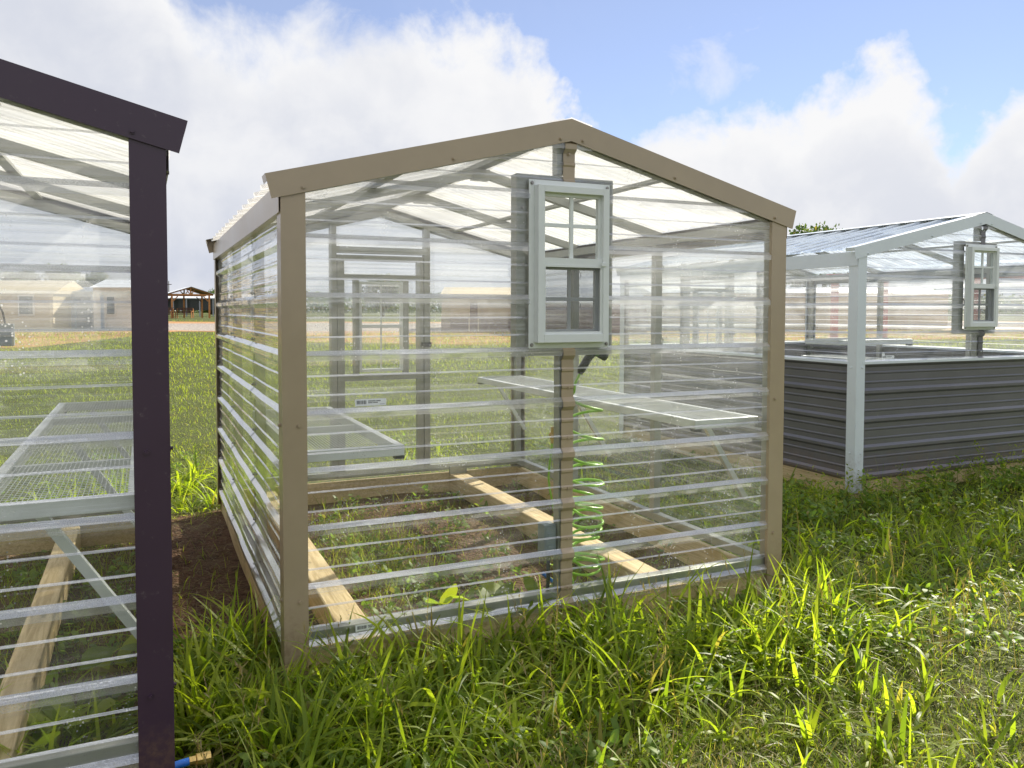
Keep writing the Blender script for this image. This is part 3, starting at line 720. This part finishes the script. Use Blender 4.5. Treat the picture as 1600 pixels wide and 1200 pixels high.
# ------------------------------------------------------------------ grass
def blades(name, P, ln, wd, mt, tilt=(.05,.5), bend=(.4,1.6), segs=4, prof='blade', parent=None, z0=None, head=None, lab=None, rnd_=None, t0=None, kind='stuff'):
    n = len(P); a = RNG.uniform(0, 2*np.pi, n) if head is None else head
    th = RNG.uniform(*tilt, n) if t0 is None else t0; k = RNG.uniform(*bend, n)
    hx, hy = np.cos(a), np.sin(a); tw = RNG.normal(0, .5, n)
    pos = np.zeros((n, segs+1, 3)); pos[:,0,0] = P[:,0]; pos[:,0,1] = P[:,1]; pos[:,0,2] = (gz(P[:,0], P[:,1])-.01) if z0 is None else z0
    ang = th.copy(); dl = ln/segs
    for s in range(segs):
        pos[:,s+1,0] = pos[:,s,0]+np.sin(ang)*hx*dl; pos[:,s+1,1] = pos[:,s,1]+np.sin(ang)*hy*dl; pos[:,s+1,2] = pos[:,s,2]+np.cos(ang)*dl
        ang = np.minimum(ang + k/segs, 2.6)
    t = np.linspace(0, 1, segs+1)
    w_ = {'blade': np.minimum(1, .55+1.6*t)*(1-t**2.2)+.02, 'leaf': np.sin(np.pi*np.clip(t*.93+.05,0,1))**.8+.02, 'stalk': 1-.6*t}[prof]
    sx_, sy_ = -hy, hx
    W_ = wd[:,None]*w_[None,:]*.5
    tt = tw[:,None]*(t[None,:]*1.2)
    ox = sx_[:,None]*np.cos(tt)*W_; oy = sy_[:,None]*np.cos(tt)*W_; oz = np.sin(tt)*W_
    Lf = pos.copy(); Rt = pos.copy()
    Lf[:,:,0] -= ox; Lf[:,:,1] -= oy; Lf[:,:,2] -= oz; Rt[:,:,0] += ox; Rt[:,:,1] += oy; Rt[:,:,2] += oz
    Vv = np.stack([Lf, Rt], 2).reshape(n, -1, 3)
    nvb = (segs+1)*2
    f = np.array([(2*s, 2*s+1, 2*s+3, 2*s+2) for s in range(segs)])
    Ff = (np.arange(n)[:,None,None]*nvb + f[None]).reshape(-1, 4)
    rv = np.repeat(RNG.uniform(0,1,n) if rnd_ is None else rnd_, nvb)
    o = link(name, npmesh(name, Vv.reshape(-1,3), Ff, mt, rv), parent)
    if kind: tag(o, lab, None, None, kind)
    return o
VA = YAW
def wedge(n, d0, d1, pw_=1.0, a0=-42, a1=56):
    u = RNG.uniform(0,1,n); d = d0*(d1/d0)**(u**pw_); a = VA+np.radians(RNG.uniform(a0, a1, n))
    return np.stack([CAM.x+np.sin(a)*d, CAM.y+np.cos(a)*d], -1)
def inbox(P, x0, x1, y0, y1): return (P[:,0]>x0)&(P[:,0]<x1)&(P[:,1]>y0)&(P[:,1]<y1)
def vnoise(P, s, seed=0):
    r = np.random.default_rng(seed); g = r.uniform(0,1,(64,64)); q = P*s+100.3
    i = np.floor(q).astype(int); f = q-i; f = f*f*(3-2*f); a = i%64; b_ = (i+1)%64
    return (g[a[:,0],a[:,1]]*(1-f[:,0])*(1-f[:,1])+g[b_[:,0],a[:,1]]*f[:,0]*(1-f[:,1])+g[a[:,0],b_[:,1]]*(1-f[:,0])*f[:,1]+g[b_[:,0],b_[:,1]]*f[:,0]*f[:,1])
def bare(P, main_keep=0.): 
    return inbox(P,-.015,2.515,-.005,3.15)|inbox(P,-.44,.0,.50,2.95)|inbox(P,4.64,7.68,1.46,4.95)|inbox(P,-2.94,-.40,.05,2.46)|(inbox(P,-2.94,-.42,-.72,-.66))
# short turf
P = wedge(180000, 1.5, 9.5); P = P[~bare(P)]; nn = vnoise(P, 1.3, 3)
P = P[RNG.uniform(0,1,len(P)) < np.clip(.35+nn*1.1, 0, 1)]; d = np.hypot(P[:,0]-CAM.x, P[:,1]-CAM.y); nn = vnoise(P, 1.3, 3)
blades('turf_grass', P, RNG.uniform(.03,.10,len(P))*(.5+nn*1.0), RNG.uniform(.0022,.0045,len(P))*np.clip(d/3.5,1,2.2), FINE, (.1,1.25), (.3,2.2), 3, lab='short fine grass covering the lot around the greenhouses', kind='stuff')
# field beyond
P = wedge(130000, 8.5, 75, .8, -40, 44); P = P[~bare(P)]
dd_ = P[:,0]*math.sin(.30)+P[:,1]*math.cos(.30); P = P[~((dd_ > 43)&(dd_ < 67))]
d = np.hypot(P[:,0]-CAM.x, P[:,1]-CAM.y); nn = vnoise(P, .35, 5)
blades('field_grass', P, RNG.uniform(.04,.09,len(P))*(.6+nn*.8)*np.clip(d/14,1,2.2), .004*np.clip(d/6,1,9), FINE, (.1,1.1), (.2,1.6), 2, lab='longer field grass running back to the drive', kind='stuff')
# tall broad bladed grass in clumps
def clump_points(centres, n_each, spread):
    Q = []; hd = []
    for (cx_, cy_), n in zip(centres, n_each):
        r = np.abs(RNG.normal(0, spread, n)); a = RNG.uniform(0, 2*np.pi, n); Q.append(np.stack([cx_+r*np.cos(a), cy_+r*np.sin(a)], -1)); hd.append(a+RNG.normal(0,.5,n))
    return np.concatenate(Q), np.concatenate(hd)
C_ = wedge(5200, 2.2, 8.5, .9); C_ = C_[~bare(C_)]
C_ = C_[(C_[:,1] < 3.0)|(RNG.uniform(0,1,len(C_)) < .10)]; C_ = C_[~inbox(C_,-.62,-.18,-1.2,-.40)]; nn = vnoise(C_, .9, 9); C_ = C_[RNG.uniform(0,1,len(C_)) < np.clip((nn-.30)*2.6, .06, 1)]
front = np.stack([RNG.uniform(-.05, 2.6, 250), -RNG.uniform(.04, .75, 250)], -1); front = front[RNG.uniform(0,1,250) < np.clip(1.15+front[:,1]*.9,0,1)]
lf = np.stack([RNG.uniform(-.40, -.03, 60), RNG.uniform(-1.0, .55, 60)], -1); lf = lf[~inbox(lf,-.62,-.18,-1.2,-.40)]
inl = np.stack([RNG.uniform(-1.2,-.5, 26), RNG.uniform(-.6,.2, 26)], -1)
gapf = np.stack([RNG.uniform(-1.2,.3, 70), RNG.uniform(3.3,4.4, 70)], -1)
for nm, cc, ne, sp, ln_, lab in (('tall_grass', C_, (4,12), .032, (.08,.27), 'broad bladed crabgrass growing in clumps through the turf'),
                   ('tall_grass', front, (6,12), .03, (.20,.46), 'tall broad grass along the front sill of the tan trimmed greenhouse'),
                   ('tall_grass', np.concatenate([lf, lf+.03, inl, gapf]), (8,14), .03, (.16,.40), 'tall grass sprouting around the strip between purple and tan greenhouses')):
    Q, hd = clump_points(cc, RNG.integers(*ne, len(cc)), sp); hd = hd
    blades(nm, Q, RNG.uniform(*ln_, len(Q)), RNG.uniform(0,1,len(Q))**1.1*.017+.006, BROAD, (.05,.95), (.2,2.6), 6, head=hd, lab=lab, kind='stuff')
# broad leaf weeds
def weeds(name, C_, hr, lab, ls=(.025,.055), mt=WEED, nl=(6,14)):
    Q = []; Z = []; H = []
    for c in C_:
        hh = RNG.uniform(*hr); n = RNG.integers(*nl); g0 = float(gz(np.array(c[0]), np.array(c[1])))
        t = RNG.uniform(.25,1,n); Q.append(np.stack([c[0]+RNG.normal(0,.018,n)*1.2, c[1]+RNG.normal(0,.018,n)*1.2], -1)); Z.append(g0+hh*t); H.append(RNG.uniform(0,2*np.pi,n))
    Q = np.concatenate(Q); Z = np.concatenate(Z); H = np.concatenate(H); n = len(Q); l_ = RNG.uniform(*ls, n)
    return blades(name, Q, l_, l_*RNG.uniform(.38,.6,n), mt, (.5,1.5), (.1,1.0), 4, 'leaf', z0=Z, head=H, lab=lab, kind='stuff')
Cw = wedge(2600, 2.3, 9, .8); Cw = Cw[~bare(Cw)]; nn = vnoise(Cw, 1.1, 21); Cw = Cw[nn > .56]
weeds('low_weeds', Cw, (.04,.13), 'low broad leaved weeds mixed into the turf')
Cr = np.stack([RNG.uniform(2.7, 8.5, 620), 1.5-np.abs(RNG.normal(0, .5, 620))], -1); Cr = Cr[~inbox(Cr,4.6,7.7,1.44,5)]
weeds('leafy_weeds', Cr[:360], (.08,.26), 'leafy weeds crowding the foot of the charcoal wainscot', (.03,.065))
weeds('slender_weeds', Cr[360:], (.14,.36), 'slender small leaved weeds standing at the charcoal wainscot', (.018,.040), FINE, (10,24))
blades('weed_stems', Cr, RNG.uniform(.12,.34,len(Cr)), np.full(len(Cr),.004), FINE, (0,.15), (0,.3), 4, 'stalk', lab='thin stems of the weeds at the charcoal wainscot', kind='stuff')
Ci = np.concatenate([np.stack([RNG.normal(.85,.18,34), RNG.normal(.75,.28,34)], -1), np.stack([RNG.uniform(.1,2.3,150), RNG.uniform(.1,2.9,150)], -1), np.stack([RNG.uniform(-2.2,-.5,260), RNG.uniform(-.6,2.2,260)], -1)])
weeds('indoor_weeds', Ci, (.03,.14), 'small weeds coming up through the soil inside the greenhouses')
big = np.array([(1.02,.22),(.93,.16),(1.1,.3),(1.28,.24),(.80,.35),(1.17,.14),(1.02,.12),(-.9,-.3),(-.72,-.1),(-.62,.35)])
weeds('dock_weeds', big, (.08,.17), 'large pale green dock leaves just inside the front wall', (.10,.20), BROAD, (5,9))
Pi = np.concatenate([np.stack([RNG.normal(.75,.2,2000), RNG.normal(1.55,.45,2000)], -1), np.stack([RNG.uniform(.1,2.35,1400), RNG.uniform(.1,2.95,1400)], -1), np.stack([RNG.uniform(-2.8,-.5,9000), RNG.uniform(-.6,2.3,9000)], -1), np.stack([RNG.uniform(-.4,-.02,160), RNG.uniform(-.2,2.9,160)], -1)])
blades('indoor_grass', Pi, RNG.uniform(.04,.15,len(Pi)), RNG.uniform(.003,.006,len(Pi)), FINE, (.1,.8), (.2,1.5), 4, lab='thin grass growing on the soil inside the greenhouses', kind='stuff')
# cut straw on the bare strip
Ps = np.concatenate([np.stack([RNG.uniform(-.42,0,1800), RNG.uniform(-.4,3.0,1800)], -1), np.stack([RNG.uniform(.08,2.4,5000), RNG.uniform(.08,3.0,5000)], -1)])
blades('dry_straw', Ps, RNG.uniform(.02,.09,len(Ps)), RNG.uniform(.0015,.003,len(Ps)), STRAW, (1.35,1.56), (-.1,.15), 2, z0=gz(Ps[:,0],Ps[:,1])+.004, lab='dead straw lying on the bare soil strip', kind='stuff')
Pd = wedge(16000, 1.9, 8.0); Pd = Pd[~bare(Pd)]
blades('dead_thatch', Pd, RNG.uniform(.03,.13,len(Pd)), RNG.uniform(.0015,.004,len(Pd)), STRAW, (.5,1.5), (-.2,.8), 3, z0=gz(Pd[:,0],Pd[:,1])+RNG.uniform(.0,.05,len(Pd)), lab='dead tan stems lying loose through the green turf', kind='stuff')
# seed stalks
Sx = [(-.06,-.16),(.12,-.18),(.05,-.3),(-.2,-.55),(.95,-.22),(1.0,-.3),(1.62,-.15),(1.70,-.12),(2.2,-.10),(1.2,-.35),(-.3,-.7),(2.9,.25),(2.95,.6),(1.9,-.6),(2.6,-.9)]+[(float(a),float(b_)) for a,b_ in zip(RNG.uniform(.2,4,26),RNG.uniform(-1.6,.2,26)) if not (a < 2.55 and b_ > -.05)]
Q = np.array(Sx); Q = np.repeat(Q, 3, 0)+RNG.normal(0,.02,(len(Sx)*3,2)); n = len(Q); hts = RNG.uniform(.26,.44,n)
st = blades('seed_stalks', Q, hts, np.full(n,.0024), STRAW, (.0,.25), (.1,.5), 6, 'stalk', lab='thin grass stalks carrying pale seed heads', kind='stuff')
TH = []; 
me = st.data; co = np.empty(len(me.vertices)*3, np.float32); me.vertices.foreach_get('co', co); co = co.reshape(n,-1,3)
tips = co[:, -1, :]; pre = co[:, -5, :]
Qs = []; Zs = []
for a, b_ in zip(tips, pre):
    for k in range(9):
        t = k/9; q = b_*(1-t)+a*t; Qs.append(q[:2]); Zs.append(q[2])
Qs = np.array(Qs); Zs = np.array(Zs)
blades('seed_heads', Qs, RNG.uniform(.018,.04,len(Qs)), np.full(len(Qs),.004), STRAW, (.1,.8), (0,.5), 3, 'leaf', z0=Zs, lab='pale seed heads on the grass stalks', kind='stuff')

# ------------------------------------------------------------------ background
def at(px, py=None, d=50., z=None):
    """ ground point seen at frame pixel px at view depth d """
    v = fw + rr*((px-CX0)/F); x = CAM.x+v.x*d; y = CAM.y+v.y*d
    return Vector((x, y, float(gz(np.array(x), np.array(y)))))
def face_cam(p): return math.atan2(-(CAM.x-p.x), (CAM.y-p.y)) + math.pi
# timber pavilion
p = at(299, d=90); pv = empty('pavilion', p, .10); tag(pv, 'timber pavilion with white metal roof out on the far grass', 'pavilion')
W2, D2, Hh, Pk = 1.98, 2.4, 2.55, 3.45
for x in (-W2, W2):
    for y in (0, 2*D2):
        b = MB(); b.box(x-.09,x+.09,y-.09,y+.09,0,Hh); b.build('post', CEDAR, pv)
        b = MB(); sg = -1 if x > 0 else 1; b.bar((x+sg*.1,y,Hh-.65),(x+sg*.62,y,Hh-.08),.10,.10,(0,1,0)); b.build('knee_brace', CEDARD if y else CEDAR, pv)
b = MB(); b.box(-W2*.02-.08,-W2*.02+.08,2*D2-.09,2*D2+.09,0,Hh); b.build('post', CEDAR, pv)
for y in (0, 2*D2):
    b = MB(); b.box(-W2-.45,W2+.45,y-.08,y+.08,Hh,Hh+.18); b.build('tie_beam', CEDAR, pv)
    for x in (-W2-.45, W2+.45):
        b = MB(); b.bar((x*.98,y-.01,Hh+.13),(0,y-.01,Pk),.10,.14,(0,1,0)); b.build('rafter', CEDAR, pv)
    b = MB(); b.box(-.07,.07,y-.06,y+.06,Hh+.18,Pk-.08); b.bar((.1,y,Hh+.18),(.40,y,Pk-.30),.09,.09,(0,1,0)); b.bar((-.1,y,Hh+.18),(-.40,y,Pk-.30),.09,.09,(0,1,0)); b.build('king_post', CEDAR, pv)
b = MB()
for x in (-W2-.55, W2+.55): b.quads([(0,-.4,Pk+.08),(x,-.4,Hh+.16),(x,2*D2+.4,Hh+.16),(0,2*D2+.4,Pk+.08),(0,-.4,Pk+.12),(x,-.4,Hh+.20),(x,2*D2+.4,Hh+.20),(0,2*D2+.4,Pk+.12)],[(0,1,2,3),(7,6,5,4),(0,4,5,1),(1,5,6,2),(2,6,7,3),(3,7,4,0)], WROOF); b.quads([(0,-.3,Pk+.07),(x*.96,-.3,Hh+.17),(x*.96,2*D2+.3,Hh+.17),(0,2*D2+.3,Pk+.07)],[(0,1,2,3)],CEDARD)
b.build('roof', None, pv)
def slat_bench(p, w_, lab):
    o = empty('garden_swing', p, -YAW); tag(o, lab, 'bench'); 
    b = MB()
    for k in range(4): b.box(-w_/2,w_/2,.5,.56,.55+k*.17,.68+k*.17)
    b.build('backrest', CEDARD, o); b = MB(); b.box(-w_/2,w_/2,0,.5,.42,.50); b.build('seat', CEDARD, o)
    for x in (-w_/2-.06, w_/2+.0):
        b = MB(); b.box(x,x+.09,-.05,.04,0,.75); b.box(x,x+.09,.5,.58,0,1.1); b.build('leg', CEDAR, o)
        b = MB(); b.box(x-.02,x+.11,-.08,.6,.75,.80); b.build('armrest', CEDAR, o)
slat_bench(at(287, d=91), 1.75, 'long slatted bench between the left posts of the pavilion')
slat_bench(at(262, d=88), .8, 'narrow wooden chair half hidden at the left of the pavilion')
# open sided shed behind the pavilion
p = at(290, d=118); sh = empty('open_shed', p, -YAW); tag(sh, 'long low open shed with pale roof behind the pavilion', 'shed')
b = MB(); b.quads([(-14,0,2.6),(12,0,2.6),(12,6,3.3),(-14,6,3.3),(-14,0,2.75),(12,0,2.75),(12,6,3.45),(-14,6,3.45)],[(3,2,1,0),(4,5,6,7),(0,1,5,4),(1,2,6,5),(2,3,7,6),(3,0,4,7)]); b.build('roof', WROOF, sh)
for i in range(14): b = MB(); b.box(-13.8+i*1.98,-13.65+i*1.98,.1,.25,0,2.6); b.build('post', GREYS, sh)
b = MB(); b.box(-14,12,5.6,5.7,0.9,2.7); b.build('shade_backing', DKGL, sh)  # dark sheet standing in for the shade inside the open shed
p = at(265, d=150); up_ = empty('utility_pole', p); tag(up_, 'thin utility pole standing above the pavilion roof', 'pole')
b = MB(); b.tube([(0,0,0),(0,0,6.4)], [.10,.07], 8); b.build('shaft', BARK, up_); b = MB(); b.box(-.5,.5,-.05,.05,5.7,5.82); b.build('crossarm', BARK, up_)

def shed(px0, px1, d, h_, rh, wall, roof, name, lab, cat='shed', dep=4., feats=(), wains=None, gable=False, rz=0., grp='storage sheds for sale across the lot'):
    a, c = at(px0, d=d), at(px1, d=d); wd = (c-a).length; mid = (a+c)/2; mid.z = min(a.z, c.z)-.02
    o = empty(name, mid, -YAW+rz); tag(o, lab, cat, grp)
    b = MB(); b.box(-wd/2,wd/2,0,dep,0,h_,wall)
    if gable: b.quads([(-wd/2,0,h_),(wd/2,0,h_),(0,0,h_+rh),(-wd/2,dep,h_),(wd/2,dep,h_),(0,dep,h_+rh)],[(0,1,2),(5,4,3)],wall)
    b.build('wall', None, o)
    if wains: b = MB(); b.box(-wd/2-.02,wd/2+.02,-.03,0,0,wains[1]); b.build('wainscot', wains[0], o)
    b = MB(); e = .15
    if gable:
        for s_ in (-1,1): b.quads([(0,-e,h_+rh+.03),(s_*(wd/2+e),-e,h_),(s_*(wd/2+e),dep+e,h_),(0,dep+e,h_+rh+.03),(0,-e,h_+rh+.09),(s_*(wd/2+e),-e,h_+.06),(s_*(wd/2+e),dep+e,h_+.06),(0,dep+e,h_+rh+.09)],[(0,1,2,3),(7,6,5,4),(0,4,5,1),(1,5,6,2),(2,6,7,3),(3,7,4,0)])
    else:
        b.quads([(-wd/2-e,-e,h_),(wd/2+e,-e,h_),(wd/2+e,dep/2,h_+rh),(-wd/2-e,dep/2,h_+rh),(-wd/2-e,dep+e,h_),(wd/2+e,dep+e,h_)],[(0,1,2,3),(3,2,5,4),(0,3,4),(1,5,2)])
    b.build('roof', roof, o)
    for f in feats:
        k, fx0, fx1, fz0, fz1 = f[:5]; m_ = f[5] if len(f) > 5 else DKGL
        x0_, x1_ = -wd/2+fx0*wd, -wd/2+fx1*wd
        b = MB(); t_ = .09; fm_ = WHTS if len(f) < 7 else f[6]
        b.box(x0_-t_,x1_+t_,-.06,-.031 if wains else -.002,fz0-t_,fz1+t_); q = b.build(k, fm_, o)
        b = MB(); b.box(x0_,x1_,-.075,-.061,fz0,fz1); b.build('pane' if k == 'window' else 'leaf', m_, q)
    return o
shed(-70, 84, 47, 2.15, .85, BEIGE, BEIGE, 'storage_shed', 'beige storage shed with one white framed window, seen through the purple greenhouse', gable=False, feats=(('window',.665,.80,.95,2.0),), grp='storage sheds for sale across the lot', dep=4)
shed(84, 146, 49, 2.3, .35, GREYS, GREYR, 'storage_shed', 'dark grey shed between the beige and the white one', feats=(('door',.3,.55,0.1,1.9,GREYS,BLUED),))
shed(147, 208, 47, 2.55, .6, WHTS, WROOF, 'storage_shed', 'white shed with pale blue door behind the purple post', feats=(('door',.20,.29,0.05,2.1,BLUED),('window',.36,.55,1.0,2.0)))
shed(690, 838, 48, 2.1, .7, BEIGE, BEIGE, 'metal_building', 'long beige building with brown lower wall beyond the rear corner post', 'building', wains=(BROWNS,.80), feats=(('door',.30,.38,.05,2.0,BROWNS,BEIGE),), dep=8, grp=None)
shed(836, 1010, 44, 1.75, .95, BROWNS, GREYR, 'metal_building', 'dark brown building with grey roof behind the small window', 'building', dep=8, grp=None)
shed(1020, 1480, 52, 2.4, .5, BEIGE, WROOF, 'metal_building', 'pale building standing behind the white trimmed greenhouse', 'building', dep=8, grp=None)
# red steel frame
p = at(1400, d=34); rf = empty('red_frame', p, -YAW-.0); tag(rf, 'red steel carport frame standing behind the white trimmed greenhouse', 'carport')
for px in (1303, 1380, 1524, 1680):
    q = at(px, d=34)-p; x = q.dot(rt); b = MB(); b.box(x-.13,x+.13,-.1,.1,0,2.75); b.build('post', REDM, rf)
b = MB(); b.box(-3.0,8.0,-.08,.08,2.75,2.95); b.build('beam', REDM, rf)

# trees
def tree(px, d, h_, r_, lab, n=2600, ls=.35, trunk=.35, grp=None, squash=.75):
    p = at(px, d=d); o = empty('tree', p); tag(o, lab, 'tree', grp); rn = random.Random(int(px*7+d))
    b = MB(); b.tube([(0,0,-.1),(.05,0,h_*.35),(-.1,.1,h_*.75)], [r_*.09,r_*.06,r_*.02], 8)
    for k in range(7):
        a = rn.uniform(0,6.28); z_ = h_*rn.uniform(.3,.6); b.tube([(0,0,z_),(math.cos(a)*r_*.4,math.sin(a)*r_*.4,z_+h_*.15),(math.cos(a)*r_*.7,math.sin(a)*r_*.7,z_+h_*.22)], [r_*.035,r_*.02,r_*.01], 6)
    b.build('trunk', BARK, o, smooth=True)
    cl_ = []; zc = h_*(trunk+(1-trunk)/2); hz = h_*(1-trunk)/2
    for k in range(26):
        a = rn.uniform(0,6.28); rr_ = r_*math.sqrt(rn.random())*.8; zz = rn.uniform(-.8,.85); f = math.sqrt(max(.05,1-zz*zz)); cl_.append((rr_*f*math.cos(a), rr_*f*math.sin(a), zc+zz*hz*.9, r_*rn.uniform(.16,.34)))
    idx = RNG.integers(0, len(cl_), n); C4 = np.array(cl_)[idx]; dv = RNG.normal(0,1,(n,3)); dv /= np.linalg.norm(dv,axis=1)[:,None]; dv *= (RNG.uniform(0,1,n)**.4)[:,None]
    Pp = C4[:,:3]+dv*C4[:,3:4]
    me_o = blades('crown', Pp[:,:2], np.full(n,ls)*RNG.uniform(.6,1.4,n), np.full(n,ls*.7), TREEL, (0,3.0), (-.5,.5), 2, 'leaf', parent=o, z0=Pp[:,2], kind=None)
    return o
tree(1243, 62, 7.7, 3.2, 'green treetop showing above the white trimmed roof, left of two', 3200, .28, .3)
tree(1286, 66, 8.2, 3.2, 'green treetop showing above the white trimmed roof, right of two', 3200, .28, .3)
tree(598, 120, 6.2, 3.4, 'broad tree standing alone in the field seen through the rear door window', 2500, .5, .2)
tree(42, 110, 6.3, 3.6, 'far tree rising behind the beige shed', 2000, .5, .2); tree(97, 112, 7.2, 3.8, 'far tree rising behind the grey shed', 2000, .5, .2); tree(150, 112, 6.8, 3.6, 'far tree rising behind the white shed', 2000, .5, .2)
tree(330, 170, 4.8, 4.0, 'low dark tree at the right of the far pavilion roof', 1600, .6, .1)
# far tree line on the horizon
n = 26000; a = VA+np.radians(RNG.uniform(-50,50,n)); dist = RNG.uniform(300,340,n)
P = np.stack([CAM.x+np.sin(a)*dist, CAM.y+np.cos(a)*dist], -1); hmax = 4+7*vnoise(P, .03, 31)+2*vnoise(P,.2,32)
blades('far_treeline', P, np.full(n,1.3), np.full(n,1.2), TREEL, (0,3), (-.5,.5), 2, 'leaf', z0=.5+RNG.uniform(0,1,n)*hmax*.8, lab='dark band of far trees along the horizon', kind='stuff')
